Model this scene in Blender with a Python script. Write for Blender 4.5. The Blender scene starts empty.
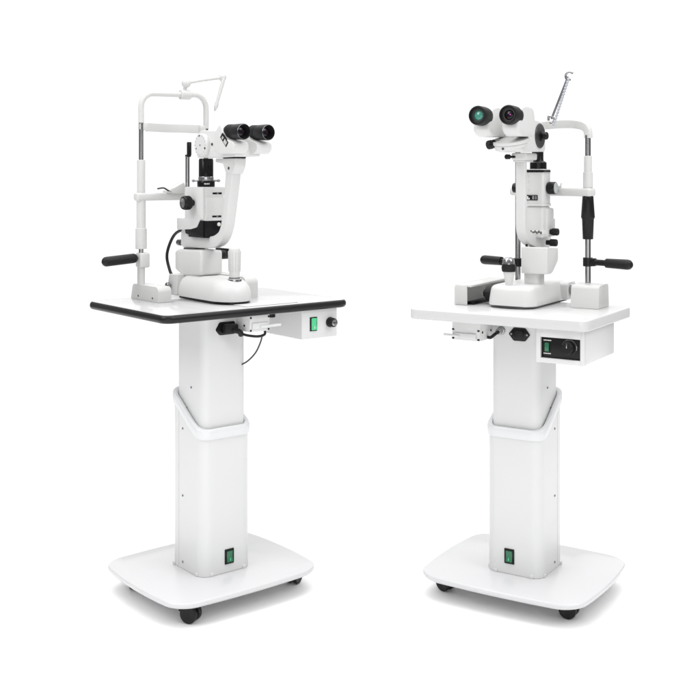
import bpy, bmesh, math, random
from mathutils import Vector, Matrix
PI = math.pi
scene = bpy.context.scene
C = scene.collection

# ------------------------------------------------------------------ camera
Z0 = 0.05                       # stand coordinates are written with the floor at z = Z0
cam_d = bpy.data.cameras.new("camera"); cam = bpy.data.objects.new("camera", cam_d); C.objects.link(cam)
cam.location = (0, 0, 1.1072 - Z0); cam.rotation_euler = (PI/2, 0, 0)
cam_d.sensor_width = 36; cam_d.lens = 1088.856/700*36
cam_d.shift_y = -(350-176.316)/700
cam_d.clip_start = .05; cam_d.clip_end = 500
scene.camera = cam

# ------------------------------------------------------------------ studio light: white surround, dark flags added at both sides
world = bpy.data.worlds.new("World"); scene.world = world; world.use_nodes = True
nt = world.node_tree; nt.nodes.clear()
tc = nt.nodes.new('ShaderNodeTexCoord'); sep = nt.nodes.new('ShaderNodeSeparateXYZ')
nt.links.new(tc.outputs['Generated'], sep.inputs[0])
def mth(op, a, b=None, cl=False):
    n = nt.nodes.new('ShaderNodeMath'); n.operation = op; n.use_clamp = cl
    for i, v in enumerate((a, b)):
        if v is None: continue
        if isinstance(v, (int, float)): n.inputs[i].default_value = v
        else: nt.links.new(v, n.inputs[i])
    return n.outputs[0]
# white wall behind the stands, unseen dark flags added at both sides to draw the edges, dark studio behind the camera, pale ceiling
ax = mth('ABSOLUTE', sep.outputs[0])
flag = mth('MULTIPLY', mth('SUBTRACT', ax, 0.36), 5.0, True)
back = mth('MULTIPLY', mth('SUBTRACT', 0.25, sep.outputs[1]), 3.0, True)
low = mth('MULTIPLY', mth('SUBTRACT', 0.80, sep.outputs[2]), 3.0, True)
dark = mth('MULTIPLY', mth('MAXIMUM', flag, back), low)
topv = mth('MULTIPLY', mth('MAXIMUM', sep.outputs[2], 0.0), 0.25)
st = mth('ADD', mth('MULTIPLY', mth('SUBTRACT', 1.0, mth('MULTIPLY', dark, 0.72)), 1.06), topv)
bg = nt.nodes.new('ShaderNodeBackground'); out = nt.nodes.new('ShaderNodeOutputWorld')
bg.inputs[0].default_value = (1, 1, 1, 1)
nt.links.new(st, bg.inputs[1]); nt.links.new(bg.outputs[0], out.inputs[0])

OVER, SIDE, FRONT = 86, 35, 24
def area(name, loc, target, size, power):
    d = bpy.data.lights.new(name, 'AREA'); d.shape = 'RECTANGLE'; d.size, d.size_y = size; d.energy = power
    o = bpy.data.objects.new(name, d); C.objects.link(o); o.location = loc
    o.rotation_euler = (Vector(target)-Vector(loc)).to_track_quat('-Z', 'Y').to_euler()
area('overhead_softbox', (0, 3.0, 3.4), (0, 3.0, 0), (4.4, 3.4), OVER)
area('left_softbox', (-2.5, .9, 2.9), (-.2, 2.8, .6), (1.5, 1.5), SIDE)
area('right_softbox', (2.5, .9, 2.9), (.2, 2.8, .6), (1.5, 1.5), SIDE)
area('front_fill', (0, -1.4, .7), (0, 2.8, .35), (3.0, 1.0), FRONT)  # unseen fill lamp, added to lighten the floor shadow in front of the bases
scene.view_settings.view_transform = 'Standard'; scene.view_settings.look = 'None'
scene.view_settings.exposure = 0; scene.view_settings.gamma = 1
scene.render.resolution_x = scene.render.resolution_y = 1024

# ------------------------------------------------------------------ materials
def mat(name, col, rough=.5, metal=0, coat=0, bump=0, bscale=300, emit=0, var=0, spec=.5, coatr=.08):
    m = bpy.data.materials.new(name); m.use_nodes = True; n = m.node_tree; b = n.nodes['Principled BSDF']
    b.inputs['Base Color'].default_value = (*col, 1); b.inputs['Roughness'].default_value = rough
    b.inputs['Metallic'].default_value = metal; b.inputs['Coat Weight'].default_value = coat
    b.inputs['Coat Roughness'].default_value = coatr; b.inputs['Specular IOR Level'].default_value = spec
    if emit:
        b.inputs['Emission Color'].default_value = (*col, 1); b.inputs['Emission Strength'].default_value = emit
    t = n.nodes.new('ShaderNodeTexCoord')
    if bump:
        z = n.nodes.new('ShaderNodeTexNoise'); z.inputs['Scale'].default_value = bscale; z.inputs['Detail'].default_value = 3
        k = n.nodes.new('ShaderNodeBump'); k.inputs['Strength'].default_value = bump; k.inputs['Distance'].default_value = .001
        n.links.new(t.outputs['Object'], z.inputs['Vector']); n.links.new(z.outputs[0], k.inputs['Height'])
        n.links.new(k.outputs[0], b.inputs['Normal'])
    if var:
        z = n.nodes.new('ShaderNodeTexNoise'); z.inputs['Scale'].default_value = 14; z.inputs['Detail'].default_value = 4
        r = n.nodes.new('ShaderNodeMapRange'); r.inputs['To Min'].default_value = rough-var; r.inputs['To Max'].default_value = rough+var
        n.links.new(t.outputs['Object'], z.inputs['Vector']); n.links.new(z.outputs[0], r.inputs[0]); n.links.new(r.outputs[0], b.inputs['Roughness'])
    return m
M = dict(
 floor=mat('white_sweep', (.96, .96, .96), .9, spec=.1),
 paint=mat('white_powder_coat', (.665, .668, .666), .36, coat=.06, spec=.35, bump=.10, bscale=900, var=.06, coatr=.2),
 shell=mat('white_moulded_shell', (.665, .668, .66), .42, coat=.05, spec=.35, bump=.05, bscale=700, var=.05),
 plate=mat('glossy_white_lacquer', (.60, .60, .61), .24, coat=.15, var=.05),
 top=mat('white_laminate', (.51, .51, .515), .18, coat=.35, bump=.03, bscale=500, var=.04),
 trim=mat('collar_white', (.69, .70, .71), .35, coat=.2),
 grey=mat('pale_grey_plastic', (.45, .48, .48), .35, coat=.2),
 black=mat('black_plastic', (.008, .008, .009), .32, spec=.25, bump=.1, bscale=600, var=.08),
 blackm=mat('black_satin_metal', (.006, .006, .007), .24, spec=.25, var=.05),
 rubber=mat('black_rubber', (.011, .011, .012), .45, spec=.25, bump=.2, bscale=900),
 edge=mat('black_edge_banding', (.010, .010, .011), .32, bump=.06, bscale=300, spec=.3),
 steel=mat('polished_steel', (.36, .36, .37), .2, metal=1),
 dsteel=mat('dark_steel', (.20, .20, .22), .25, metal=1),
 green=mat('green_rocker', (.01, .12, .055), .3, coat=.3, emit=.15),  # green plastic with a slight emission in its colour
 greenb=mat('bright_green_rocker', (.06, .45, .20), .3, coat=.5, emit=.35),  # brighter green plastic, stronger emission in its colour
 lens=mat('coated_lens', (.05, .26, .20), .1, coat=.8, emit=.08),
 lensd=mat('dark_lens', (.006, .002, .006), .15, spec=.35),
 mark=mat('white_print', (.75, .75, .72), .5),
 mark2=mat('grey_print', (.22, .22, .22), .5),
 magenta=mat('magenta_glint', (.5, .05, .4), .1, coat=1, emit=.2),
 dgrey=mat('dark_grey_face', (.035, .035, .035), .35, var=.08),
 slab=mat('white_painted_board', (.60, .602, .60), .3, coat=.1, bump=.05, bscale=500, var=.05),
 seam=mat('grey_seam_line', (.48, .48, .48), .6),  # grey of the thin strip that marks the column seam
 rest=mat('headrest_white', (.62, .62, .61), .38, coat=.05, spec=.35, bump=.05, bscale=700, var=.05),
 clear=mat('clear_tube', (.42, .43, .47), .2, coat=.6),
)

# ------------------------------------------------------------------ mesh builder
class MB:
    def __init__(s): s.bm = bmesh.new()
    def _add(s, b, Mx=None):
        if Mx is not None: b.transform(Mx)
        bmesh.ops.recalc_face_normals(b, faces=b.faces[:])
        me = bpy.data.meshes.new('t'); b.to_mesh(me); b.free(); s.bm.from_mesh(me); bpy.data.meshes.remove(me); return s
    def _bev(s, b, r, seg, ang=.35):
        if r <= 0: return
        es = [e for e in b.edges if len(e.link_faces) == 2 and e.calc_face_angle(0) > ang]
        bmesh.ops.bevel(b, geom=es, offset=r, segments=seg, profile=.5, affect='EDGES', clamp_overlap=True)
    def box(s, x0, x1, y0, y1, z0, z1, r=.002, seg=2, Mx=None):
        b = bmesh.new(); bmesh.ops.create_cube(b, size=1)
        for v in b.verts:
            v.co = Vector((x0+(v.co.x+.5)*(x1-x0), y0+(v.co.y+.5)*(y1-y0), z0+(v.co.z+.5)*(z1-z0)))
        s._bev(b, r, seg); return s._add(b, Mx)
    def prism(s, pts, a0, a1, axis='z', r=.002, seg=2, Mx=None, ang=.6, taper=None):
        """polygon pts in the plane across the axis, between a0 and a1"""
        f = {'z': lambda p, a: (p[0], p[1], a), 'x': lambda p, a: (a, p[0], p[1]), 'y': lambda p, a: (p[0], a, p[1])}[axis]
        b = bmesh.new()
        tp = taper(pts) if taper else pts
        lo = [b.verts.new(f(p, a0)) for p in pts]; hi = [b.verts.new(f(p, a1)) for p in tp]
        n = len(pts); b.faces.new(lo); b.faces.new(hi)
        for i in range(n): b.faces.new((lo[i], lo[(i+1) % n], hi[(i+1) % n], hi[i]))
        bmesh.ops.recalc_face_normals(b, faces=b.faces[:])
        if r > 0:
            caps = set(list(b.faces)[:2])
            es = [e for e in b.edges if (e.link_faces[0] in caps or e.link_faces[1] in caps or e.calc_face_angle(0) > ang)]
            bmesh.ops.bevel(b, geom=es, offset=r, segments=seg, profile=.5, affect='EDGES', clamp_overlap=True)
        return s._add(b, Mx)
    def lathe(s, p0, d, prof, seg=28, Mx=None):
        """prof: (distance along d, radius)"""
        p0 = Vector(p0); q = Vector(d).normalized().to_track_quat('Z', 'Y')
        b = bmesh.new(); rings = []
        for t, r in prof:
            if r < 1e-6: rings.append([b.verts.new(p0+q@Vector((0, 0, t)))])
            else: rings.append([b.verts.new(p0+q@Vector((r*math.cos(2*PI*k/seg), r*math.sin(2*PI*k/seg), t))) for k in range(seg)])
        for A, B in zip(rings, rings[1:]):
            if len(A) == 1 and len(B) == 1: continue
            for k in range(seg):
                k2 = (k+1) % seg
                if len(A) == 1: b.faces.new((A[0], B[k], B[k2]))
                elif len(B) == 1: b.faces.new((A[k], A[k2], B[0]))
                else: b.faces.new((A[k], A[k2], B[k2], B[k]))
        for A in (rings[0], rings[-1]):
            if len(A) > 1: b.faces.new(A)
        return s._add(b, Mx)
    def cyl(s, p0, p1, r0, r1=None, c=.0008, seg=28, Mx=None):
        r1 = r0 if r1 is None else r1; L = (Vector(p1)-Vector(p0)).length
        return s.lathe(p0, Vector(p1)-Vector(p0), [(0, r0-c), (c, r0), (L-c, r1), (L, r1-c)], seg, Mx)
    def capsule(s, p0, p1, r, seg=24):
        L = (Vector(p1)-Vector(p0)).length
        pr = [(r-r*math.cos(a), r*math.sin(a)) for a in [i*PI/12 for i in range(7)]]
        pr += [(L-t, q) for t, q in reversed(pr)]
        return s.lathe(p0, Vector(p1)-Vector(p0), pr, seg)
    def sph(s, c, r, Mx=None):
        b = bmesh.new(); bmesh.ops.create_uvsphere(b, u_segments=24, v_segments=16, radius=r)
        bmesh.ops.translate(b, verts=b.verts[:], vec=c); return s._add(b, Mx)
    def tube(s, path, r, seg=14, smooth=4, sq=None):
        P = [Vector(p) for p in path]
        if smooth:
            Q = []
            for i in range(len(P)-1):
                a, b_, c, d = P[max(i-1, 0)], P[i], P[i+1], P[min(i+2, len(P)-1)]
                for k in range(smooth):
                    t = k/smooth
                    Q.append(.5*((2*b_)+(c-a)*t+(2*a-5*b_+4*c-d)*t*t+(3*b_-a-3*c+d)*t**3))
            Q.append(P[-1]); P = Q
        b = bmesh.new(); rings = []; up = None
        for i, p in enumerate(P):
            T = (P[min(i+1, len(P)-1)]-P[max(i-1, 0)]).normalized()
            if up is None:
                up = Vector((0, 0, 1)) if abs(T.z) < .9 else Vector((0, 1, 0))
            u = (up-T*up.dot(T)).normalized(); w = T.cross(u); up = u
            if sq:
                hw, hh = sq; pr = rrect(-hw, hw, -hh, hh, min(hw, hh)*.5, 3)
                rings.append([b.verts.new(p+w*x+u*y) for x, y in pr])
            else:
                rr = r[min(i*len(r)//len(P), len(r)-1)] if isinstance(r, (list, tuple)) else r
                rings.append([b.verts.new(p+rr*(u*math.cos(2*PI*k/seg)+w*math.sin(2*PI*k/seg))) for k in range(seg)])
        n = len(rings[0])
        for A, B in zip(rings, rings[1:]):
            for k in range(n): b.faces.new((A[k], A[(k+1) % n], B[(k+1) % n], B[k]))
        b.faces.new(rings[0]); b.faces.new(rings[-1]); return s._add(b)
    def loft(s, loops):
        b = bmesh.new(); R = [[b.verts.new(p) for p in L] for L in loops]; n = len(R[0])
        for A, B in zip(R, R[1:]):
            for k in range(n): b.faces.new((A[k], A[(k+1) % n], B[(k+1) % n], B[k]))
        b.faces.new(R[0]); b.faces.new(R[-1]); return s._add(b)
    def ring(s, loops):
        b = bmesh.new(); R = [[b.verts.new(p) for p in L] for L in loops]; n = len(R[0])
        for i in range(len(R)):
            A, B = R[i], R[(i+1) % len(R)]
            for k in range(n): b.faces.new((A[k], A[(k+1) % n], B[(k+1) % n], B[k]))
        return s._add(b)

def rrect(x0, x1, y0, y1, r, n=6):
    P = []
    for cx, cy, a in ((x1-r, y1-r, 0), (x0+r, y1-r, 1), (x0+r, y0+r, 2), (x1-r, y0+r, 3)):
        for k in range(n+1):
            t = PI/2*(a+k/n); P.append((cx+r*math.cos(t), cy+r*math.sin(t)))
    return P
def subdiv(P, step):
    Q = []
    for i, a in enumerate(P):
        b = P[(i+1) % len(P)]; L = math.dist(a, b); n = max(1, int(L/step))
        for k in range(n): Q.append((a[0]+(b[0]-a[0])*k/n, a[1]+(b[1]-a[1])*k/n))
    return Q
def cr(P, n=5):
    """smooth closed outline through points"""
    Q = []; N = len(P)
    for i in range(N):
        a, b, c, d = [Vector(P[(i+j) % N]) for j in (-1, 0, 1, 2)]
        for k in range(n):
            t = k/n; v = .5*((2*b)+(c-a)*t+(2*a-5*b+4*c-d)*t*t+(3*b-a-3*c+d)*t**3); Q.append((v.x, v.y))
    return Q
def rp(P, r, n=4):
    """polygon with rounded corners; r may be a list"""
    Q = []; N = len(P)
    for i in range(N):
        p = Vector(P[i]); a = Vector(P[i-1])-p; b = Vector(P[(i+1) % N])-p
        ri = r[i] if isinstance(r, (list, tuple)) else r
        if ri <= 0: Q.append(tuple(p)); continue
        d = min(ri, a.length*.49, b.length*.49); A = p+a.normalized()*d; B = p+b.normalized()*d
        for k in range(n+1):
            t = k/n; v = A*(1-t)**2+p*2*t*(1-t)+B*t*t; Q.append((v.x, v.y))
    return Q

STAND = {'L': (-.3563, 2.7953, .684), 'R': (.4470, 2.7842, -.5567)}
ORG = {}; SHIFT = 0
def to_world(s, p):
    X, Y, t = STAND[s]; c, n = math.cos(t), math.sin(t)
    return (X+p[0]*c-p[1]*n, Y+p[0]*n+p[1]*c, p[2]-Z0)
def thing(name, s, org, label, cat, group=None):
    o = bpy.data.objects.new(name, None); C.objects.link(o); o.empty_display_size = .1
    o.location = to_world(s, org); o.rotation_euler = (0, 0, STAND[s][2])
    o['label'] = label; o['category'] = cat
    if group: o['group'] = group
    ORG[o.name] = Vector(org); return o
def split(name, mb, m, parent, label=None):
    """each separate island of the mesh becomes a part of its own"""
    bm = mb.bm; seen = set(); isl = []
    for v in bm.verts:
        if v in seen: continue
        st = [v]; seen.add(v); grp = []
        while st:
            a = st.pop(); grp.append(a)
            for e in a.link_edges:
                b_ = e.other_vert(a)
                if b_ not in seen: seen.add(b_); st.append(b_)
        isl.append(grp)
    for grp in isl:
        g = set(grp); q = MB(); mp = {v: q.bm.verts.new(v.co) for v in grp}
        for f in {f for v in grp for f in v.link_faces}: q.bm.faces.new([mp[v] for v in f.verts])
        part(name, q, m, parent, label)
    bm.free()
def part(name, mb, m, parent, label=None, smooth=35):
    org = ORG[parent.name]
    bmesh.ops.translate(mb.bm, verts=mb.bm.verts[:], vec=-org+Vector((SHIFT, 0, 0)))
    me = bpy.data.meshes.new(name); mb.bm.to_mesh(me); mb.bm.free()
    for p in me.polygons: p.use_smooth = True
    me.set_sharp_from_angle(angle=math.radians(smooth))
    me.materials.append(M[m]); o = bpy.data.objects.new(name, me); C.objects.link(o); o.parent = parent
    ORG[o.name] = org
    if label: o['label'] = label
    return o

# ------------------------------------------------------------------ the setting
b = bmesh.new(); vs = [b.verts.new(p) for p in ((-2.8, -.5, 0), (2.8, -.5, 0), (2.8, 4.7, 0), (-2.8, 4.7, 0))]; b.faces.new(vs)
me = bpy.data.meshes.new('floor'); b.to_mesh(me); b.free(); me.materials.append(M['floor'])
fl = bpy.data.objects.new('floor', me); C.objects.link(fl); fl['kind'] = 'structure'

# ------------------------------------------------------------------ instrument table
def slope(y):      # height of the slanted top of the lower column
    t = max(0.0, min(1.0, (y+.070)/.150)); t = t*t*(3-2*t)*.6+t*.4
    return .4525+.0845*t
def caster(mbs, x, y, ang):
    hood, wheel, stem = mbs
    Mx = Matrix.Translation((x, y, 0))@Matrix.Rotation(ang, 4, 'Z')
    for sgn in (-1, 1):
        wheel.lathe((sgn*.004, 0, Z0+.022), (sgn, 0, 0), [(0, .019), (.001, .021), (.010, .022), (.0125, .020), (.013, .012), (.0115, .009), (.0115, 0)], 32, Mx)
    pts = [(.024*math.cos(a)-.001, Z0+.023+.0235*math.sin(a)) for a in [PI*k/14-.15 for k in range(15)]]
    pts += [(-.012, Z0+.020), (.010, Z0+.024)]
    hood.prism(pts, -.0035, .0035, 'x', .0008, 1, Mx)
    outer = [(.025*math.cos(a), Z0+.023+.025*math.sin(a)) for a in [.2+(PI*.62)*k/12 for k in range(13)]]
    inner = [(.0225*math.cos(a), Z0+.023+.0225*math.sin(a)) for a in [.2+(PI*.62)*k/12 for k in range(13)]]
    hood.prism(outer+inner[::-1], -.016, .016, 'x', .0004, 1, Mx)
    stem.cyl((0, .004, Z0+.042), (0, .004, Z0+.054), .007, Mx=Mx)
    stem.cyl((0, .004, Z0+.0475), (0, .004, Z0+.052), .012, Mx=Mx)

def table(s, label, top, edge):
    t = thing('instrument_table', s, (0, 0, Z0), label, 'table')
    x0, x1, y0, y1, zb = top; z1 = .78
    # table top
    if edge:
        part('tabletop', MB().prism(rrect(x0+.0055, x1-.0055, y0+.0055, y1-.0055, .023, 8), zb+.001, z1, 'z', .0006), 'top', t, 'pale grey white laminate top')
        rr = rrect(x0, x1, y0, y1, .028, 8); cx, cy = (x0+x1)/2, (y0+y1)/2; h = (z1-zb)
        loops = []
        for k in range(9):
            a = -PI/2+PI*k/8; d = .007*(1-math.cos(a))
            loops.append([(p[0], p[1], z1-h/2-.0003+(h/2)*math.sin(a)) for p in rrect(x0+d, x1-d, y0+d, y1-d, .028-d*.6, 8)])
        loops.append([(p[0], p[1], z1-.004) for p in rrect(x0+.0068, x1-.0068, y0+.0068, y1-.0068, .022, 8)])
        loops.append([(p[0], p[1], zb+.004) for p in rrect(x0+.0068, x1-.0068, y0+.0068, y1-.0068, .022, 8)])
        part('edge_band', MB().ring(loops), 'edge', t, 'rounded black edge band')
    else:
        part('tabletop', MB().prism(rrect(x0, x1, y0, y1, .022, 8), zb, z1, 'z', .0025, 3), 'slab', t, 'thick white painted top')
    # upper column
    hw, hd = .065, .0673
    part('upper_column', MB().prism(rrect(-hw, hw, -hd, hd, .022, 10), .40, zb-.0005, 'z', 0), 'paint', t)
    # lower column with a slanted top
    hw, hd = .0742, .0764
    rr = subdiv(rrect(-hw, hw, -hd, hd, .028, 10), .012)
    m = MB().loft([[(x, y, .1128) for x, y in rr], [(x, y, .1148) for x, y in rr], [(x, y, slope(y)) for x, y in rr]])
    lc = part('lower_column', m, 'paint', t)
    m = MB()
    A = subdiv(rrect(-hw-.0050, hw+.0050, -hd-.0050, hd+.0050, .033, 12), .010)
    def inset(d): 
        return [(x*(1-d/(hw+.0050)), y*(1-d/(hd+.0050))) for x, y in A]
    Lp = []
    for d, dz in ((.0025, -.001), (.0008, .0005), (0, .003), (0, .0215), (.0010, .0245), (.0030, .0262), (.0075, .0262), (.0105, .0250), (.0122, .0215), (.0122, .002), (.0090, -.001)):
        Lp.append([(x, y, slope(y)+dz) for x, y in inset(d)])
    part('collar', m.ring(Lp), 'trim', t, 'slanted white collar between the two column sections')
    # foot flange and base plate
    for X, Y, w, d_ in ((-hw-.0006, .058, .004, .009), (-hw-.0006, -.050, .004, .009), (-.046, -hd-.0006, .009, .004), (.050, -hd-.0006, .009, .004), (hw+.0006, .058, .004, .009), (hw+.0006, -.050, .004, .009)):
        part('foot_clip', MB().box(X-w/2, X+w/2, Y-d_/2, Y+d_/2, .1122, .1200, .0008), 'paint', t)
    X = -hw if s == 'L' else hw
    part('side_seam', MB().box(X-.0003, X+.0003, .0345, .0353, .116, slope(.035)-.002, 0), 'seam', t)
    bw, bd = .209, .190; P = []
    n = 14; rad = .050
    base = subdiv(rrect(-bw, bw, -bd, bd, rad, 10), .012)
    P = []
    for x, y in base:
        kx = 1-(min(abs(y), bd)/bd)**2; ky = 1-(min(abs(x), bw)/bw)**2
        P.append((x*(1+.075*kx), y*(1+.055*ky)))
    def sc(d): return [(x*(1-d/.21), y*(1-d/.19)) for x, y in P]
    Lp = [[(x, y, z) for x, y in sc(d)] for d, z in ((.022, .092), (.010, .0945), (.003, .099), (0, .1035), (0, .1085), (.0008, .1108), (.003, .1120))]
    part('base_plate', MB().loft(Lp), 'plate', t, 'glossy white barrel shaped base plate', 50)
    for sx in (-1, 1):
        for sy in (-1, 1):
            ms = (MB(), MB(), MB())
            cx, cy = (sx*.150, sy*.120)
            if s == 'L' and (sx, sy) == (-1, -1): cx, cy = -.150, -.150
            if s == 'L' and (sx, sy) == (1, -1): cx, cy = .186, -.104
            if s == 'R' and (sx, sy) == (-1, -1): cx, cy = -.171, -.107
            if s == 'R' and (sx, sy) == (1, -1): cx, cy = .158, -.106
            ang = {('L', -1, -1): .5, ('L', 1, -1): -1.1, ('R', -1, -1): 1.3, ('R', 1, -1): 1.6}.get((s, sx, sy), .9*sx+.3*sy)
            caster(ms, cx, cy, ang)
            ms[2].cyl((cx, cy, .0885), (cx, cy, .0945), .020)
            c = part('caster', ms[0], 'black', t); part('wheel', ms[1], 'rubber', c); part('stem', ms[2], 'dsteel', c)
    # power rocker on the operator's side of the lower column
    rx, rz = (.005, .152) if s == 'L' else (-.009, .157)
    yf = -hd
    f = MB().box(rx-.013, rx+.013, yf-.003, yf+.002, rz-.0185, rz+.0185, .0008)
    r = part('power_switch', f, 'blackm', t, 'green rocker low on the column')
    k = MB().prism([(yf-.0062, rz-.0135), (yf-.0035, rz), (yf-.0048, rz+.0135), (yf+.001, rz+.0135), (yf+.001, rz-.0135)], rx-.0084, rx+.0084, 'x', .0005)
    k = part('rocker', k, 'green', r)
    g = MB().box(rx-.001, rx+.001, yf-.0072, yf-.005, rz-.010, rz-.0035, .0001)
    part('rocker_symbol', g, 'greenb', r)
    # screws down one side of the column
    sx = -1 if s == 'L' else 1
    for yy, zz, up in ((-.010, .575, 1), (-.006, .150, 0), (.016, .130, 0), (.016, .298, 0), (.016, .468, 0)):
        if zz == .150: yy, zz, up = .012, .520, 1
        X = sx*(.065 if up else .0742)
        part('screw', MB().lathe((X-sx*.001, yy, zz), (sx, 0, 0), [(0, .0030), (.0018, .0030), (.0026, .0022), (.0012, .0012), (.0012, 0)], 14), 'dsteel', t)
    return t, zb

TL, zbL = table('L', 'white pedestal table with black edged top, under the microscope whose eyepieces point right', (-.2190, .3430, -.1450, .2660, .7598), True)
TR, zbR = table('R', 'white pedestal table with all white top, under the microscope whose eyepieces point left', (-.2110, .2490, -.2370, .0940, .7553), False)

# -- left table: slide plate, control box, power box, plug and lead
m = MB().box(.030, .190, -.118, .060, .7803, .7816, .0004); part('slide_plate', m, 'plate', TL, 'bright white plate set on the top')
m = MB().box(.1935, .3100, -.1290, .0400, .6840, .7594, .002)
cb = part('control_box', m, 'paint', TL, 'white control box under the right end of the top')
y = -.1290
sw = part('switch', MB().box(.2195, .2425, y-.0020, y+.002, .7035, .7400, .0008), 'blackm', cb)
part('rocker', MB().prism([(y-.0045, .7060), (y-.0018, .7230), (y-.0045, .7375), (y+.001, .7375), (y+.001, .7060)], .2235, .2400, 'x', .0005), 'greenb', sw) if False else None
rk = MB().prism([(y-.0060, .7065), (y-.0028, .7225), (y-.0042, .7375), (y+.001, .7375), (y+.001, .7065)], .2235, .2400, 'x', .0005)
rk = part('rocker_button', rk, 'greenb', cb, 'bright green rocker')
part('rocker_mark', MB().box(.2305, .2318, y-.0068, y-.0045, .7100, .7160, .0001), 'mark', cb)
kn = part('dial_knob', MB().lathe((.2856, y, .7225), (0, -1, 0), [(0, .0130), (.003, .0135), (.004, .0125), (.018, .0118), (.020, .0105), (.0205, 0)], 36), 'black', cb, 'black dial knob with silver cap')
part('knob_cap', MB().lathe((.2856, y-.020, .7225), (0, -1, 0), [(0, .0088), (.0012, .0088), (.0016, .0075), (.0016, 0)], 24), 'steel', cb)
part('knob_pointer', MB().box(.2810, .2902, y-.0232, y-.0212, .7215, .7235, .0002), 'blackm', cb)
m = MB().box(.0321, .0930, -.1290, -.008, .7175, .7590, .002)
pb = part('power_box', m, 'shell', TL, 'small white metal box beside the column')
m = MB()
m.box(.0380, .0880, -.1335, -.1285, .7245, .7400, .002)
part('box_lid', m, 'paint', pb)
m = MB()
for xx in (.0350, .0890):
    for zz in (.7215, .7535): m.lathe((xx, -.1285, zz), (0, -1, 0), [(0, .0026), (.0015, .0026), (.0015, 0)], 12)
for yy in (-.105, -.05): m.lathe((.0325, yy, .7320), (-1, 0, 0), [(0, .0026), (.0015, .0026), (.0015, 0)], 12)
split('screw', m, 'blackm', pb)
part('lever_pin', MB().cyl((.060, -.1330, .7300), (.1200, -.1380, .7310), .0035), 'paint', pb)
m = MB().lathe((.1100, -.110, .7600), (0, 0, -1), [(0, .011), (.012, .011), (.013, .008), (.013, 0)], 20); part('cable_gland', m, 'black', TL)
m = MB().prism(rp([(-.030, .722), (-.018, .741), (.026, .741), (.034, .722), (.026, .708), (-.018, .708)], .004), -.0690, -.0660, 'y', .0008)
so = part('power_socket', m, 'blackm', TL, 'black power inlet on the column')
m = MB().box(-.012, .024, -.092, -.0690, .712, .736, .004).tube([(.010, -.090, .722), (.018, -.105, .718), (.025, -.100, .710)], .007)
part('plug', m, 'rubber', so)
part('power_cable', MB().tube([(.020, -.100, .714), (.035, -.116, .7085), (.060, -.125, .7050), (.085, -.118, .7075), (.096, -.10, .7200)], .0033), 'rubber', TL)
part('power_cable', MB().tube([(.079, -.116, .7075), (.078, -.110, .6880), (.071, -.098, .6600), (.060, -.080, .6380), (.050, -.067, .6280)], .0020), 'dgrey', TL, 'thin grey lead arching back to the column')

# -- right table: control box with framed panel, power box, connector, inlet
y = -.2200; X0, X1, ZB, ZT = .1203, .2363, .6750, .7550
m = MB()
m.box(X0+.0015, X1-.0005, y+.012, -.006, ZB+.0012, ZT-.0005, .002)
fr = [(X0, ZB), (X1, ZB), (X1, ZT-.0003), (X0, ZT-.0003)]
m.box(X0, X0+.0110, y, y+.013, ZB, ZT-.0003, .0015); m.box(X1-.0095, X1, y, y+.013, ZB, ZT-.0003, .0015)
m.box(X0+.0095, X1-.008, y+.0003, y+.013, ZB+.0003, ZB+.0115, .0015); m.box(X0+.0095, X1-.008, y+.0003, y+.013, ZT-.0205, ZT-.0006, .0015)
cb = part('control_box', m, 'paint', TR, 'white control box with recessed black panel')
pn = part('control_panel', MB().box(X0+.0108, X1-.0092, y+.007, y+.0125, ZB+.0112, ZT-.0200, .0002), 'black', cb)
rk = part('rocker_button', MB().box(.1400, .1500, y+.0030, y+.0080, .7015, .7215, .0006), 'green', cb, 'green rocker')
random.seed(3)
for zz in (.7270, .6965):
    m = MB(); xx = .1365
    while xx < .1545:
        w = random.choice((.0012, .0016, .002)); m.box(xx, xx+w, y+.0062, y+.0068, zz-.0012, zz+.0012, 0); xx += w+.0007
    part('panel_lettering', m, 'mark', cb)
kn = part('dial_knob', MB().lathe((.1995, y+.0068, .7140), (0, -1, 0), [(0, .0185), (.002, .0185), (.003, .0165), (.004, .0150), (.017, .0140), (.019, .0125), (.0192, 0)], 40), 'black', cb, 'round black dial')
m = MB()
for k in range(14):
    a = -.3+k*PI*1.25/14; c_, s_ = math.cos(a), math.sin(a)
    a2 = -.3+(k+1)*PI*1.25/14
    m.cyl((.1995+.0180*c_, y+.0045, .7140+.0180*s_), (.1995+.0180*math.cos(a2), y+.0045, .7140+.0180*math.sin(a2)), .0007, c=.0001, seg=6)
part('dial_ring', m, 'steel', cb)
part('knob_pointer', MB().box(.1985, .2005, y-.0135, y-.0120, .7150, .7260, .0002), 'steel', cb)
m = MB().box(-.1322, -.0560, -.1500, -.0680, .6990, .7545, .002)
pb = part('power_box', m, 'shell', TR, 'small white metal box at the left of the column')
part('box_lid', MB().box(-.1240, -.0650, -.1545, -.1495, .7040, .7170, .002), 'paint', pb)
m = MB()
for xx in (-.1290, -.0595):
    for zz in (.7030, .7250): m.box(xx-.003, xx+.003, -.1512, -.1490, zz-.002, zz+.002, .0004)
for yy in (-.135, -.085): m.lathe((-.0565, yy, .7200), (1, 0, 0), [(0, .0030), (.0015, .0030), (.0015, 0)], 12)
split('screw', m, 'blackm', pb)
part('lever_pin', MB().cyl((-.1100, -.1540, .7095), (-.1520, -.1560, .7110), .0030), 'paint', pb)
m = MB().prism(rp([(-.0140, .7125), (-.0005, .7290), (.0300, .7290), (.0430, .7125), (.0300, .6960), (-.0005, .6960)], .003), -.0712, -.0665, 'y', .0008)
so = part('power_socket', m, 'blackm', TR, 'black power inlet at the top of the column')
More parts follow.
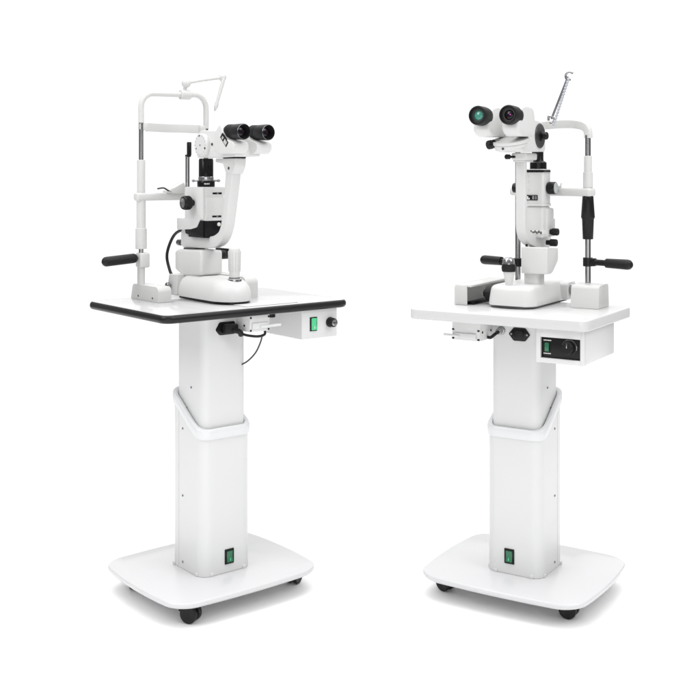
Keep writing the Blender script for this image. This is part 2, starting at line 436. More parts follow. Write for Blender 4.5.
m = MB().prism(rrect(.0035, .0255, .7030, .7220, .005, 4), -.0735, -.0700, 'y', .0006); part('socket_insert', m, 'rubber', so)
m = MB()
for xx in (-.0065, .0358): m.lathe((xx, -.0705, .7125), (0, -1, 0), [(0, .0026), (.0014, .0026), (.0014, 0)], 12)
split('screw', m, 'steel', so)
m = MB().lathe((-.0345, -.0668, .7180), (0, -1, 0), [(0, .0115), (.002, .0115), (.003, .0100), (.008, .0098), (.009, .0080), (.022, .0072), (.023, .0060), (.023, 0)], 28)
cn = part('round_connector', m, 'steel', TR)
part('connector_cable', MB().tube([(-.0345, -.088, .7180), (-.038, -.104, .7120), (-.046, -.108, .7050), (-.060, -.100, .7050), (-.070, -.085, .7080)], .0040), 'rubber', TR)

# ------------------------------------------------------------------ headrest (left)
h = thing('chin_rest', 'L', (.0135, .21, .78), 'white chin and forehead rest with white posts on the black edged table', 'headrest')
xl, xr, y = -.0875, .1140, .21
part('rail_cover', MB().prism(rp([(.098, .7803), (.098, .812), (.106, .8205), (.236, .8205), (.2462, .7803)], [.001, .012, .008, .010, .001]), -.0985, -.0600, 'x', .004, 3), 'rest', h)
m = MB()
for yy in (.205, .128): m.lathe((-.0985, yy, .790), (-1, 0, 0), [(0, .0026), (.001, .0026), (.0014, .0016), (.0014, 0)], 12)
split('screw', m, 'dsteel', h)
part('rail_cover', MB().prism(rp([(.035, .7803), (.035, .826), (.046, .838), (.236, .8380), (.2462, .7803)], [.001, .014, .010, .010, .001]), .1300, .1690, 'x', .004, 3), 'rest', h)
for X in (xl, xr):
    part('post_foot', MB().cyl((X, y, .818), (X, y, .868), .0100), 'rest', h)
    part('post_sleeve', MB().cyl((X, y, 1.06), (X, y, 1.151), .0108), 'rest', h)
    ps = part('post', MB().lathe((X, y, .914), (0, 0, 1), [(0, .0142), (.001, .0150), (.054, .0150), (.0555, .0122), (.132, .0122)], 32), 'rest', h)
    part('post_rod', MB().cyl((X, y, .86), (X, y, 1.253), .0062), 'steel', ps)
z = 1.329; R = .036
pth = [(xl, y, 1.250), (xl, y, 1.275), (xl, y, z-R)] + [(xl+R-R*math.cos(a), y, z-R+R*math.sin(a)) for a in (.4, .8, 1.2, PI/2)]
pth += [(.0, y, z+.001), (.05, y, z+.002)] + [(xr-R+R*math.sin(a), y, z-R+.003+R*math.cos(a)) for a in (0, .4, .8, 1.2, PI/2)] + [(xr, y, 1.270), (xr, y, 1.240)]
part('frame_tube', MB().tube(pth, .0076, 20), 'rest', h)
pth = [(xl+.018, y+.004, 1.239), (-.02, y+.022, 1.239), (.012, y+.026, 1.239), (.05, y+.022, 1.239), (xr-.014, y+.004, 1.238)]
part('forehead_band', MB().tube(pth, 0, sq=(.0022, .0115)), 'rest', h)
m = MB().box(xl-.006, xl+.020, y-.005, y+.006, 1.230, 1.250, .003).box(xr-.020, xr+.006, y-.005, y+.006, 1.228, 1.248, .003); split('band_bracket', m, 'rest', h)
part('chin_bar', MB().box(xl-.018, xr+.016, y-.014, y+.012, 1.042, 1.0635, .006, 3), 'rest', h)
m = MB().prism(cr([(-.014, 1.062), (-.010, 1.072), (.006, 1.078), (.026, 1.088), (.034, 1.088), (.036, 1.062)], 4), y-.020, y+.012, 'y', .002); part('chin_cup', m, 'rest', h)
m = MB().tube([(-.048, y-.018, 1.074), (-.030, y-.018, 1.076), (-.018, y-.018, 1.070), (-.006, y-.018, 1.064)], .0022); part('paper_clip', m, 'dgrey', h)
part('handle_bracket', MB().box(xl-.010, xl+.018, y-.017, y+.015, .864, .904, .005, 3), 'rest', h)
hp = MB().capsule((-.202, y-.002, .884), (xl-.012, y-.002, .8905), .0130); 
part('grip_handle', hp, 'rubber', h, 'black rubber grip')
part('grip_handle', MB().capsule((xr+.012, y, .888), (xr+.105, y, .888), .0140), 'rubber', h)
part('tube_clamp', MB().lathe((.0315, y, 1.331), (1, 0, 0), [(0, .0120), (.002, .0138), (.029, .0138), (.031, .0120)], 28).cyl((.047, y, 1.340), (.047, y, 1.352), .005), 'rest', h)
m = MB().sph((.048, y-.004, 1.3620), .0125).tube([(.052, y-.006, 1.364), (.10, y-.008, 1.374), (.158, y-.010, 1.384)], .0046, smooth=2).sph((.161, y-.010, 1.3850), .0115)
fx = part('fixation_arm', m, 'rest', h)
m = MB().lathe((.162, y-.018, 1.384), Vector((.137, y-.01, 1.292))-Vector((.162, y-.018, 1.384)), [(0, .0048), (.01, .0054), (.072, .0046), (.084, .0062), (.092, .0042), (.101, 0)], 16); part('fixation_pointer', m, 'rest', fx)

# ------------------------------------------------------------------ headrest (right)
h = thing('chin_rest', 'R', (.054, .052, .78), 'white chin and forehead rest with steel posts and black sleeve on the all white table', 'headrest')
A = Vector((.146, .060, 0)); B = Vector((-.0725, .125, 0)); d = (B-A).normalized()
part('rail_cover', MB().prism(rp([(-.006, .7803), (.0, .836), (.070, .838), (.074, .7803)], [.001, .008, .010, .001]), .124, .196, 'x', .010, 5), 'rest', h)
m = MB().prism(rp([(-.1010, .7803), (-.1010, .832), (.120, .832), (.120, .7803)], [.001, .010, .010, .001]), -.1500, -.1440, 'x', .0015)
m.box(-.1460, -.1150, -.1010, -.0960, .7803, .8310, .002); m.box(-.1480, -.1030, -.1000, .1200, .8260, .8320, .002)
m.box(-.1480, -.1030, .1150, .1200, .7803, .8310, .002)
part('rail_cover', m, 'rest', h, 'open white cover over the left rail')
part('rail', MB().box(-.1250, -.1050, -.080, .110, .7803, .7880, .001), 'blackm', h)
for P_, nm in ((A, 0), (B, 1)):
    X, Y = P_.x, P_.y
    m = MB().cyl((X, Y, .790), (X, Y, 1.212 if nm == 0 else 1.200), .0072); ps = part('post_rod', m, 'steel', h)
    if nm == 0:
        m = MB().lathe((X, Y, 1.0015), (0, 0, 1), [(0, .0165), (.002, .0175), (.045, .0145), (.054, .0140), (.058, .012), (.058, 0)], 14)
        m.lathe((X, Y, .948), (0, 0, 1), [(0, .0125), (.001, .0132), (.050, .0150), (.0535, .0165), (.0535, 0)], 14)
        part('adjusting_sleeve', m, 'black', ps)
        m = MB().cyl((X, Y, 1.078), (X, Y, 1.118), .0122).cyl((X, Y, 1.117), (X, Y, 1.159), .0098); part('post_sleeve', m, 'rest', ps)
    zc_ = .8905 if nm == 0 else .8760; m = MB().cyl((X, Y, zc_-.011), (X, Y, zc_+.011), .0125); dd = -d if nm == 0 else d
    q = P_+dd*.003; m.box(-.004, .022, -.008, .008, zc_-.010, zc_+.010, .002, 2, Matrix.Translation((X, Y, 0))@Matrix.Rotation(math.atan2(dd.y, dd.x), 4, 'Z'))
    cl = part('handle_clamp', m, 'black', h)
    s0 = P_+dd*.020; s1 = P_+dd*.062; s2 = P_+dd*.055; s3 = P_+dd*.130
    zz = .8905 if nm == 0 else .8760
    part('handle_stem', MB().cyl((*s0.xy, zz), (*s1.xy, zz), .0078), 'black', cl)
    m = MB().lathe((*s2.xy, zz), dd, [(0, .0085), (.002, .0118), (.062, .0128), (.069, .0115), (.074, .007), (.0755, 0)], 24); part('grip_handle', m, 'rubber', h)
# chin bar, forehead bar
def along(t, off=0): 
    p = B+(A-B)*t; n = Vector((-d.y, d.x, 0)); return Vector((p.x+n.x*off, p.y+n.y*off, 0))
rotd = Matrix.Rotation(math.atan2((A-B).y, (A-B).x), 4, 'Z'); Lab = (A-B).length
Mb = Matrix.Translation((B.x, B.y, 0))@rotd
part('chin_bar', MB().box(-.018, Lab+.016, -.016, .014, 1.0560, 1.0780, .007, 3, Mb), 'rest', h)
m = MB().box(Lab-.100, Lab-.078, -.018, -.004, 1.072, 1.0835, .003, 2, Mb).cyl(Mb@Vector((Lab-.078, -.014, 1.074)), Mb@Vector((Lab-.072, -.014, 1.090)), .0016); part('chin_cup', m, 'rest', h)
pts = [Mb@Vector((x, yy, z)) for x, yy, z in ((0, 0, 1.206), (.010, .0, 1.222), (.045, .0, 1.236), (.10, .0, 1.242), (.160, .0, 1.243), (.196, .0, 1.240), (Lab-.009, 0, 1.233), (Lab, 0, 1.220), (Lab+.001, 0, 1.204))]
part('forehead_bar', MB().tube(pts, 0, sq=(.0115, .0060), smooth=6), 'rest', h)
P0 = Vector((.070, .005, 1.2520)); P1 = Vector((.114, .005, 1.357))
m = MB().cyl(P0, P1, .0028)
fx = part('fixation_arm', m, 'dsteel', h)
m = MB().tube([P0+Vector((-.008, 0, -.004)), P0+Vector((-.007, 0, .007)), P0+Vector((.003, 0, .005)), P0+Vector((.008, 0, -.003)), P0+Vector((.001, 0, -.009)), P0+Vector((-.004, 0, -.008))], .0030)
m.tube([P1+Vector((.012, 0, .008)), P1+Vector((.002, 0, .012)), P1+Vector((-.006, 0, .004)), P1+Vector((-.004, 0, -.006)), P1+Vector((.006, 0, -.008))], .0028)
split('arm_hook', m, 'steel', fx)
m = MB()
Q0, Q1 = Vector((.118, -.004, 1.350)), Vector((.080, -.004, 1.238))
for k in range(16): 
    c_ = Q0+(Q1-Q0)*(k/15); m.sph(c_, .0038)
part('beaded_pointer', m.cyl(Q0, Q1, .0022), 'clear', fx)

# ------------------------------------------------------------------ slit lamp (left)
S = thing('slit_lamp_microscope', 'L', (.05, .06, .782), 'white slit lamp microscope on the black edged table, black eyepieces pointing right', 'microscope')
# rolling base
def base_mesh(x0, x1, y0, y1, z0, z1, rad, tp, front_bulge=.02, cut=.0):
    out = subdiv(rrect(x0, x1, y0, y1, rad, 10), .01); cx, cy = (x0+x1)/2, (y0+y1)/2
    o2 = []
    for x, y_ in out:
        b_ = 1-(abs(x-cx)/((x1-x0)/2))**2
        o2.append((x, y_-(front_bulge*b_ if y_ < cy else 0)))
    hw_, hd_ = (x1-x0)/2, (y1-y0)/2
    def ins(d_): return [(cx+(x-cx)*(1-d_/hw_), cy+(y_-cy)*(1-d_/hd_)) for x, y_ in o2]
    H_ = z1-z0; L_ = []
    for f_, d_ in tp: L_.append([(x, y_, z0+f_*H_) for x, y_ in ins(d_)])
    return MB().loft(L_)
bs = part('rolling_base', base_mesh(-.004, .106, -.046, .190, .7855, .8440, .040, ((0, .006), (.03, .001), (.12, 0), (.4, .0008), (.62, .004), (.80, .010), (.92, .018), (1, .028)), .022), 'shell', S, None, 50)
part('base_skid', base_mesh(-.001, .103, -.043, .186, .7822, .7857, .036, ((0, 0), (1, 0)), .022), 'blackm', bs)
m = MB().prism(rp([(.172, .786), (.168, .8440), (.214, .8420), (.222, .812), (.206, .786)], .004), -.001, .110, 'x', .004, 3); part('axle_housing', m, 'shell', bs)
m = MB().lathe((.0, .205, .812), (-1, 0, 0), [(0, .003), (.006, .003), (.006, .0075), (.007, .0085), (.013, .0085), (.0145, .0070), (.0145, 0)], 24); part('lock_knob', m, 'steel', bs)
# cross bearing block
m = MB().prism(rp([(.076, .8455), (.172, .8385), (.214, .8540), (.214, .903), (.200, .909), (.076, .9130)], [.010, .006, .006, .006, .006, .012]), .016, .084, 'x', .013, 6)
part('pivot_block', m, 'shell', S)
m = MB().cyl((.050, .135, .838), (.050, .135, .850), .028); part('pivot_disc', m, 'shell', S)
m = MB().box(.030, .062, .130, .190, .906, .9135, .001); part('pivot_shim', m, 'dgrey', S)
# joystick
m = MB().lathe((.050, -.032, .8400), (0, 0, 1), [(0, .018), (.004, .0175), (.0045, .0135), (.010, .0130), (.012, .0134), (.078, .0150), (.0815, .0135), (.0825, 0)], 30)
js = part('joystick', m, 'rest', S)
m = MB().lathe((.050, -.032, .8385), (0, 0, 1), [(0, .0190), (.0040, .0190), (.0055, .0150), (.0090, .0145), (.0090, 0)], 30); part('joystick_ring', m, 'steel', js)
m = MB()
for a in range(10):
    an = 2*PI*a/10; m.cyl((.050+.0146*math.cos(an), -.032+.0146*math.sin(an), .862), (.050+.0156*math.cos(an), -.032+.0156*math.sin(an), .915), .0012, seg=8)
part('joystick_ribs', m, 'rest', js)
m = MB().box(.044, .058, -.012, .050, .9140, .9195, .001).box(.044, .058, -.012, .000, .897, .9190, .001); part('stop_bracket', m, 'blackm', S)
m = MB().box(.030, .070, -.012, .0, .884, .9185, .001)
# microscope arm (curved J)
arm = [(-.046, 1.150), (-.040, 1.098), (-.031, 1.059), (-.021, 1.012), (-.012, .975), (.004, .945), (.028, .926), (.065, .917), (.200, .912), (.215, .918), (.215, .962), (.190, .966), (.180, .944), (.090, .9450), (.046, .951), (.022, .962), (.012, .980), (.004, 1.012), (-.006, 1.072), (-.012, 1.128), (-.012, 1.150)]
m = MB().prism(rp(arm, .016, 4), .036, .064, 'x', .003, 3, ang=.9); part('microscope_arm', m, 'shell', S)
m = MB().lathe((.0345, -.030, 1.128), (-1, 0, 0), [(0, .004), (.0015, .004), (.0015, 0)], 12).lathe((.0655, -.030, 1.128), (1, 0, 0), [(0, .004), (.0015, .004), (.0015, 0)], 12); split('screw', m, 'dsteel', S)
m = MB().prism(rp([(.034, 1.1440), (.034, 1.1535), (-.062, 1.1535), (-.060, 1.134), (-.046, 1.112), (-.016, 1.114), (-.002, 1.140)], .005), .034, .066, 'x', .003, 3); part('arm_head', m, 'shell', S)
part('clamp_plate', MB().box(.033, .067, -.060, -.004, 1.1530, 1.1575, .001), 'blackm', S)
m = MB().lathe((.05, .238, .924), (0, 1, 0), [(-.03, .005), (.0, .005), (.001, .0085), (.012, .0085), (.014, .007), (.014, 0)], 20); part('lock_knob', m, 'dsteel', S)
# illumination tower
m = MB().box(.020, .082, .068, .160, .990, 1.0790, .003)
m.prism(rp([(.202, .962), (.202, .994), (.160, .994), (.160, 1.079), (.068, 1.079), (.068, .994), (.082, .994), (.100, .972), (.130, .966)], .004), .0165, .0245, 'x', .0012)
tw = part('lamp_tower', m, 'shell', S)
m = MB().box(.0245, .086, .0670, .110, 1.055, 1.0788, .003).box(.0265, .084, .0655, .110, .989, 1.0520, .002).box(.0235, .085, .0660, .110, .988, 1.0075, .002); part('tower_rings', m, 'shell', tw)
def plate_y(x0, x1, z0, z1, yy, nm, par):
    l = part(nm, MB().box(x0, x1, yy-.0012, yy+.001, z0, z1, .0003), 'blackm', par)
    part('label_print', MB().box(x0+(x1-x0)*.45, x0+(x1-x0)*.62, yy-.0018, yy-.0010, z0+.0008, z1-.0008, 0), 'mark2', par)
plate_y(.046, .074, 1.0595, 1.0645, .0670, 'scale_plate', tw); plate_y(.044, .072, 1.0035, 1.0085, .0652, 'scale_plate', tw) if False else plate_y(.044, .072, .9985, 1.0035, .0660, 'scale_plate', tw)
m = MB().prism(rp([(.070, .990), (.070, .946), (.160, .953), (.166, .972), (.150, .974), (.104, .974), (.090, .990)], .003), .0185, .030, 'x', .001)
m.prism(rp([(.022, .990), (.084, .990), (.080, .955), (.070, .943), (.022, .945)], [.001, .001, .012, .012, .001]), .0655, .150, 'y', .002)
m.box(.0175, .022, .110, .150, .9645, .9662, .0003).box(.0175, .022, .110, .150, .9595, .9612, .0003)
lh = part('lamp_housing', m, 'blackm', S, 'black lamp housing under the tower')
m = MB().lathe((.064, .0655, .9800), (0, -1, 0), [(0, .0050), (.002, .0050), (.003, .004), (.003, 0)], 18); part('housing_screw', m, 'mark', lh)
m = MB().lathe((.0165, .116, 1.037), (-1, 0, 0), [(0, .008), (.008, .008), (.010, .0165), (.012, .0178), (.030, .0178), (.032, .0165), (.0325, 0)], 36)
for a in range(24):
    an = 2*PI*a/24; m.cyl((.0045, .116+.0178*math.cos(an), 1.037+.0178*math.sin(an)), (-.0125, .116+.0178*math.cos(an), 1.037+.0178*math.sin(an)), .0010, seg=6)
kn = part('slit_knob', m, 'black', S); part('knob_cap', MB().lathe((-.0158, .116, 1.037), (-1, 0, 0), [(0, .0130), (.001, .0130), (.0015, .0115), (.0015, 0)], 28), 'steel', kn)
# black projection tube
m = MB().lathe((.05, .106, 1.1060), (0, 0, 1), [(0, .0195), (.0445, .0195), (.046, .0185), (.0485, .0185), (.0485, 0)], 40); tb = part('projection_tube', m, 'blackm', S)
m = MB().lathe((.05, .106, 1.0945), (0, 0, 1), [(0, .020), (.0015, .0205), (.0105, .0205), (.0118, .0195), (.0118, 0)], 40); part('tube_ring', m, 'steel', tb)
m = MB().lathe((.05, .106, 1.0790), (0, 0, 1), [(0, .0225), (.0015, .0235), (.0145, .0235), (.0160, .0225), (.0160, 0)], 40); part('filter_ring', m, 'blackm', tb)
m = MB()
for k, a in enumerate((-2.30, -2.20, -2.10, -1.98, -1.88, -1.76)):
    c_, s_ = math.cos(a), math.sin(a); m.box(-.0009, .0009, -.0003, .0003, 1.0855, 1.0890, 0, 2, Matrix.Translation((.05+.0237*c_, .106+.0237*s_, 0))@Matrix.Rotation(a+PI/2, 4, 'Z'))
part('ring_marks', m, 'mark', tb)
dv = Vector((math.cos(-.684), math.sin(-.684), 0)); m = MB()
for sg in (-1, 1):
    c0 = Vector((.05, .106, 1.0955))+dv*sg*.021; m.cyl(c0, c0+dv*sg*.012, .0028).sph(c0+dv*sg*.013, .0042)
part('tube_screws', m, 'steel', tb)
# tilt rod behind the tower
m = MB().cyl((.05, .202, .990), (.05, .202, 1.163), .0058); rd = part('tilt_rod', m, 'steel', S)
m = MB().box(.045, .055, .188, .199, 1.164, 1.201, .002).box(.045, .055, .190, .208, 1.160, 1.167, .002); part('rod_grip', m, 'black', rd)
part('rod_bracket', MB().box(.024, .070, .150, .216, .962, .990, .004), 'shell', rd)
part('lamp_cable', MB().tube([(.045, .185, .966), (.048, .215, .962), (.05, .262, .950), (.05, .292, .926), (.05, .314, .888), (.05, .306, .856), (.045, .270, .826), (.040, .200, .815)], .0042), 'rubber', S)
# microscope body
m = MB().prism(rp([(.094, 1.156), (.094, 1.219), (.070, 1.228), (-.040, 1.224), (-.060, 1.200), (-.092, 1.172), (-.094, 1.1575), (-.02, 1.1560)], .008), .014, .088, 'x', .005, 3)
bd = part('microscope_body', m, 'shell', S)
for sg, X in ((-1, .0145), (1, .0875)):
    m = MB().lathe((X, .058, 1.1885), (sg, 0, 0), [(0, .0300), (.006, .0308), (.0105, .0300), (.0125, .0280), (.0125, 0)], 48)
    dr = part('magnification_drum', m, 'shell', S)
    m = MB(); XX = X+sg*.0125
    for yy, zz, rr_ in ((.058, 1.1885, .0018), (.062, 1.2130, .0022), (.076, 1.180, .0016), (.034, 1.1800, .0030)): m.lathe((XX, yy, zz), (sg, 0, 0), [(-.001, rr_), (.0008, rr_), (.0008, 0)], 12)
    for a in range(16):
        an = 2*PI*a/16; m.box(-.0004, .0004, -.0013, .0013, -.0004, .0004, 0, 2, Matrix.Translation((XX, .058+.0255*math.cos(an), 1.1885+.0255*math.sin(an)))@Matrix.Rotation(an, 4, 'X'))
    part('drum_marks', m, 'dgrey', dr)
m = MB().lathe((.0138, .017, 1.190), (-1, 0, 0), [(0, .0035), (.002, .0035), (.002, 0)], 12).lathe((.0138, -.016, 1.170), (-1, 0, 0), [(0, .003), (.002, .003), (.002, 0)], 12); split('screw', m, 'dgrey', bd)
# prism housings and eyepieces
for X, out_ in ((.0130, -1), (.0835, 1)):
    xa, xb = (X-.023, X+.023)
    poly = rp([(-.028, 1.170), (-.030, 1.212), (-.041, 1.228), (-.057, 1.240), (-.066, 1.226), (-.078, 1.202), (-.118, 1.192), (-.121, 1.177), (-.108, 1.164), (-.050, 1.164)], [.008, .012, .012, .006, .008, .01, .008, .008, .008, .008])
    ph = part('prism_housing', MB().prism(poly, xa, xb, 'x', .007, 4), 'shell', S)
    if out_ < 0:
        c_ = Matrix.Translation((xa, -.078, 1.1985))@Matrix.Rotation(math.radians(43), 4, 'X')
        # plate runs down towards the operator
        pl = part('label_plate', MB().box(-.0012, .002, -.0185, .0185, -.0075, .0075, .0004, 2, c_), 'blackm', ph)
        m = MB()
        m.box(-.0018, 0, -.0160, -.0010, -.0058, .0058, 0, 2, c_); part('plate_window', m, 'mark2', ph)
        m = MB()
        for k in range(4): m.box(-.0024, 0, -.0145+k*.0034, -.0128+k*.0034, -.0045, .0045, 0, 2, c_)
        m.box(-.0024, 0, .0050, .0066, -.0035, .0035, 0, 2, c_); m.box(-.0024, 0, .0090, .0104, -.0035, .0035, 0, 2, c_)
        part('plate_print', m, 'mark', ph)
    dirv = Vector((0.02*out_, -1, -.03)).normalized()
    p0 = Vector((X, -.047, 1.2205))
    m = MB().lathe(p0, dirv, [(0, .0165), (.014, .0165), (.020, .0188), (.024, .0188), (.025, .0178), (.045, .0182), (.047, .0192), (.052, .0190), (.056, .0195), (.083, .0205), (.0865, .0200), (.0875, .0175), (.080, .0155), (.074, .0135), (.074, 0)], 44)
    for k in range(3): m.lathe(p0+dirv*(.027+k*.006), dirv, [(0, .0178), (.0012, .0189), (.0034, .0189), (.0046, .0178)], 40)
    ey = part('eyepiece', m, 'rubber', S)
    part('eyepiece_rim', MB().ring([[tuple(p0+dirv*t_+(dirv.to_track_quat('Z', 'Y')@Vector((r_*math.cos(a), r_*math.sin(a), 0)))) for a in [2*PI*k/48 for k in range(48)]] for t_, r_ in ((.0872, .0195), (.0882, .0190), (.0882, .0180), (.0872, .0178))]), 'dsteel', ey)
    part('ocular_lens', MB().lathe(p0+dirv*.0740, dirv, [(0, .0120), (.002, .0118), (.004, .007), (.0045, 0)], 28), 'lensd', ey)

# ------------------------------------------------------------------ slit lamp (right)
S = thing('slit_lamp_microscope', 'R', (.01, .02, .78), 'white slit lamp microscope on the all white table, black eyepieces pointing left', 'microscope')
bs = part('rolling_base', base_mesh(-.063, .064, -.100, .165, .7850, .8350, .026, ((0, .002), (.04, .0), (.3, .001), (.75, .004), (.88, .006), (.96, .010), (1, .015)), .012), 'shell', S, None, 50)
part('base_skid', base_mesh(-.059, .060, -.096, .161, .7803, .7853, .026, ((0, 0), (1, 0)), .018), 'dgrey', bs)
m = MB().prism(rp([(.095, .786), (.092, .826), (.102, .8320), (.148, .832), (.160, .800), (.156, .786)], .006), -.050, .080, 'x', .006, 3); part('axle_housing', m, 'shell', bs)
m = MB().lathe((.078, .118, .812), (1, -.2, 0), [(0, .006), (.004, .006), (.004, .0155), (.006, .0170), (.024, .0170), (.026, .0150), (.026, 0)], 30); part('lock_knob', m, 'steel', bs)
m = MB().lathe((-.062, -.035, .8065), (-1, 0, 0), [(0, .018), (.006, .018), (.007, .0215), (.024, .0215), (.026, .019), (.026, .010), (.034, .010), (.034, 0)], 40); part('rail_wheel', m, 'rubber', bs)
# pivot column
part('pivot_column', MB().prism(rrect(.006, .048, -.026, .020, .010, 6), .812, .866, 'z', .002), 'shell', S)
m = MB().prism(rp([(-.034, .862), (-.006, .862), (.006, .866), (.042, .893), (.042, .924), (-.034, .930)], [.003, .01, .012, .006, .004, .004]), .004, .074, 'x', .005, 4); part('pivot_block', m, 'shell', S)
m = MB().cyl((.014, -.022, .918), (.014, -.022, .936), .0030); part('stop_pin', m, 'blackm', S)
# joystick
m = MB().lathe((-.010, -.077, .8300), (0, 0, 1), [(0, .0080), (.003, .0085), (.040, .0150), (.0405, 0)], 30); js = part('joystick', m, 'shell', S)
m = MB().lathe((-.010, -.078, .8690), (0, 0, 1), [(0, .0165), (.002, .0175), (.010, .0185), (.018, .0170), (.020, 0)], 30); part('joystick_collar', m, 'rubber', js)
m = MB().lathe((-.010, -.079, .8880), (0, 0, 1), [(0, .0150), (.010, .0145), (.014, .0120), (.0165, .007), (.017, 0)], 30); part('joystick_button', m, 'steel', js)
# J arm
arm = [(-.050, 1.146), (-.050, .984), (-.045, .962), (-.032, .948), (-.010, .935), (.022, .926), (.062, .921), (.115, .9185), (.128, .925), (.128, .956), (.070, .958), (.030, .958), (.0, .963), (-.020, .972), (-.031, .988), (-.036, 1.010), (-.036, 1.146)]
m = MB().prism(rp(arm, .010, 4), -.004, .021, 'x', .004, 4, ang=.9); part('microscope_arm', m, 'shell', S)
m = MB().box(-.010, .032, -.064, .006, 1.1480, 1.1660, .004, 3).box(-.008, .024, -.058, .0, 1.1430, 1.1490, .002); part('arm_head', m, 'shell', S)
m = MB().lathe((.0, -.062, 1.1560), (-.6, -1, 0), [(0, .003), (.016, .003), (.017, .0062), (.027, .0065), (.029, .005), (.029, 0)], 18); part('clamp_screw', m, 'black', S)
SHIFT = .009
# tower
m = MB().prism(rrect(-.016, .033, .020, .072, .006, 4), 1.036, 1.126, 'z', .002); tw = part('lamp_tower', m, 'shell', S)
m = MB().prism(rrect(-.0175, .0345, .0185, .0735, .006, 4), 1.0305, 1.0370, 'z', .001).prism(rrect(-.0175, .0345, .0185, .0735, .006, 4), 1.1150, 1.1168, 'z', .0005); part('tower_rings', m, 'shell', tw)
m = MB()
for k in range(9): m.box(-.0150+k*.0054, -.0150+k*.0054+.0038, .0182, .0210, 1.1175, 1.1238, .0002)
for k in range(9): m.box(.031, .0336, .0225+k*.0051, .0225+k*.0051+.0035, 1.1175, 1.1238, .0002)
m.box(-.0150, .0325, .0196, .0715, 1.1185, 1.1228, .0002)
part('filter_scale', m, 'blackm', tw)
l = part('label_plate', MB().box(-.0130, .0180, .0178, .0210, 1.0455, 1.0590, .0004), 'blackm', tw)
m = MB().box(-.0105, -.0070, .0172, .0180, 1.0475, 1.0560, 0).box(-.0060, -.0030, .0172, .0180, 1.0475, 1.0520, 0); part('label_print', m, 'mark', tw)
part('label_print', MB().box(.0040, .0095, .0172, .0180, 1.0480, 1.0570, 0).box(.0120, .0160, .0172, .0180, 1.0480, 1.0570, 0), 'mark2', tw)
m = MB()
for zz in (1.108, 1.094, 1.072): m.lathe((-.007, .020, zz), (0, -1, 0), [(0, .0028), (.001, .0028), (.001, .0018), (.0003, .0015), (.0003, 0)], 16)
split('screw', m, 'shell', tw)
m = MB().box(-.016, .031, .022, .076, .950, 1.0300, .005, 3).box(.024, .036, .040, .088, .950, 1.0250, .005, 3).box(.0, .034, .070, .104, .950, .998, .005, 3); part('lamp_housing', m, 'shell', tw)
m = MB().box(-.0165, .0318, .0212, .0770, .9590, .9690, .001); sc_ = part('tilt_scale', m, 'mark', tw)
m = MB(); random.seed(5)
for k in range(8):
    x = -.0130+k*.0054; m.box(x, x+.0032, .0204, .0214, .9595 if k % 2 else .9620, .9660 if k % 2 else .9685, 0)
part('scale_ticks', m, 'blackm', tw)
ddr = Vector((1, .15, 0)).normalized()
m = MB().lathe((.0300, .050, 1.0770), (1, 0, 0), [(0, .008), (.004, .008), (.005, .0150), (.007, .0162), (.023, .0162), (.025, .0152), (.025, 0)], 32); kn = part('slit_knob', m, 'black', S)
part('knob_cap', MB().lathe((.0548, .050, 1.0770), (1, 0, 0), [(0, .0138), (.0018, .0135), (.0018, 0)], 28), 'grey', kn)
m = MB().lathe((-.0160, .040, 1.0770), (-1, 0, 0), [(0, .008), (.027, .008), (.028, .0120), (.039, .0130), (.041, .0120), (.041, 0)], 32); part('slit_knob', m, 'black', tw)
m = MB().cyl((-.018, .046, 1.045), (-.032, .046, 1.045), .013); part('side_boss', m, 'shell', tw)
m = MB().lathe((.028, .060, .9640), (1, 0, 0), [(0, .004), (.004, .0045), (.014, .0090), (.016, .0095), (.028, .0095), (.030, .0085), (.030, 0)], 20); part('tilt_knob', m, 'black', tw)
m = MB().lathe((.026, .060, .9360), (1, 0, 0), [(0, .0065), (.010, .0065), (.011, .0095), (.026, .0095), (.028, .0085), (.028, 0)], 20); part('lock_knob', m, 'black', tw)
# projection tube
m = MB().lathe((.008, .048, 1.1255), (0, 0, 1), [(0, .0215), (.0165, .0215), (.0190, .0195), (.0215, .0145), (.024, .0135), (.060, .0135), (.060, 0)], 36); tb = part('projection_tube', m, 'blackm', S)
m = MB().lathe((.006, .048, 1.150), (0, 0, 1), [(0, .0145), (.020, .0145), (.020, 0)], 24); part('mirror_holder', m, 'black', tb)
SHIFT = 0
# microscope body
m = MB().prism(rp([(.022, 1.170), (.022, 1.232), (.008, 1.243), (-.075, 1.250), (-.100, 1.235), (-.108, 1.190), (-.132, 1.182), (-.132, 1.170), (-.10, 1.1665)], .010), -.024, .047, 'x', .006, 4)
bd = part('microscope_body', m, 'shell', S)
for sg, X in ((-1, -.0238), (1, .0468)):
    m = MB().lathe((X, -.017, 1.2090), (sg, 0, 0), [(0, .0310), (.0020, .0315), (.0035, .0300), (.0035, 0)], 48)
    dr = part('magnification_drum', m, 'dgrey', S, 'dark oval looking dial with a small knob')
    m = MB().lathe((X+sg*.0035, -.017, 1.2090), (sg, 0, 0), [(0, .0130), (.003, .0125), (.004, .0070), (.008, .0070), (.009, .0098), (.016, .0098), (.018, .008), (.018, 0)], 24); part('drum_knob', m, 'blackm', dr)
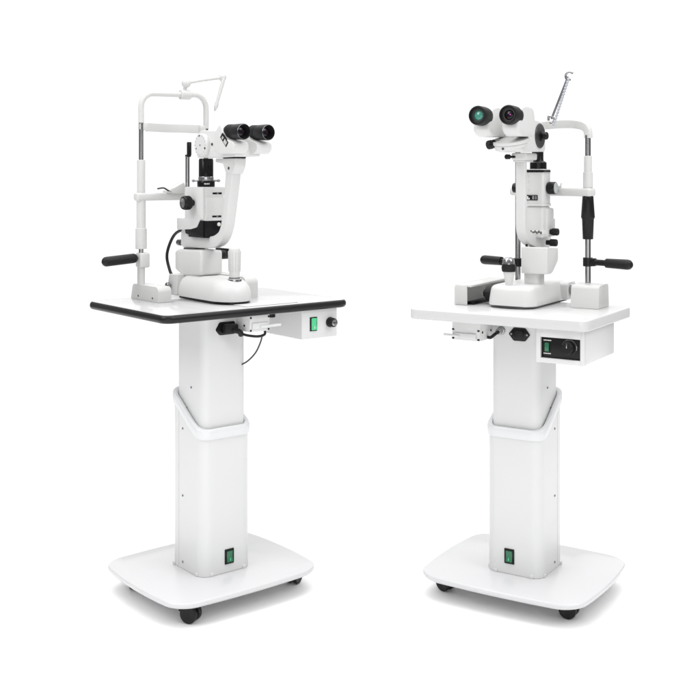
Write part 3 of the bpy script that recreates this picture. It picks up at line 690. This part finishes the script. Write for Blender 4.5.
# turntable under the prisms
Mt = Matrix.Translation((.015, -.128, 1.194))@Matrix.Rotation(math.radians(14), 4, 'X')
m = MB().lathe((0, 0, -.014), (0, 0, 1), [(0, .038), (.003, .041), (.008, .042), (.009, .040), (.010, .046), (.016, .0465), (.018, .045), (.018, 0)], 56, Mt); tt = part('turntable', m, 'shell', S)
m = MB()
for a, rr_ in ((-1.62, .0030),): 
    c_ = Vector((.039*math.cos(a), .039*math.sin(a), -.0105)); m.lathe(c_, (math.cos(a), math.sin(a), 0), [(0, rr_), (.004, rr_), (.004, 0)], 12, Mt)
part('turntable_marks', m, 'dgrey', tt)
m = MB().lathe((-.008, -.138, 1.190), (-.75, -.9, -.25), [(0, .006), (.012, .006), (.013, .0100), (.018, .0110), (.019, .0085), (.022, .0085), (.023, .0115), (.032, .0110), (.034, .009), (.034, 0)], 22); part('focus_knob', m, 'black', bd)
for X, out_, yb in ((-.0275, -1, -.150), (.0475, 1, -.140)):
    xa, xb = X-.024, X+.020
    poly = rp([(-.092, 1.204), (-.092, 1.250), (-.104, 1.275), (-.150, 1.279), (-.186, 1.270), (-.196, 1.240), (-.202, 1.218), (-.180, 1.203)], .012)
    ph = part('prism_housing', MB().prism(poly, xa, xb, 'x', .011, 5), 'shell', S)
    dirv = Vector((0.0, -1, .03)).normalized(); p0 = Vector((X, yb, 1.2510))
    m = MB().lathe(p0, dirv, [(.030, .0205), (.034, .0228), (.040, .0235), (.060, .0235), (.0725, .0235), (.0755, .0225), (.0760, .0200), (.0700, .0185), (.0665, .0130), (.0665, 0)], 48)
    ey = part('eyepiece', m, 'rubber', S)
    m = MB().ring([[tuple(p0+dirv*t_+(dirv.to_track_quat('Z', 'Y')@Vector((r_*math.cos(a), r_*math.sin(a), 0)))) for a in [2*PI*k/48 for k in range(48)]] for t_, r_ in ((.0670, .0155), (.0685, .0150), (.0685, .0125), (.0670, .0120))]); part('eyepiece_rim', m, 'dgrey', ey)
    if out_ < 0:
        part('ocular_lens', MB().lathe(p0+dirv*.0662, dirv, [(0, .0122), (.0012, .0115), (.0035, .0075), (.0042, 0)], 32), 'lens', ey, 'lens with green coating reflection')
    else:
        l = part('ocular_lens', MB().lathe(p0+dirv*.0662, dirv, [(0, .0122), (.0012, .0115), (.0035, .0075), (.0042, 0)], 32), 'lensd', ey)
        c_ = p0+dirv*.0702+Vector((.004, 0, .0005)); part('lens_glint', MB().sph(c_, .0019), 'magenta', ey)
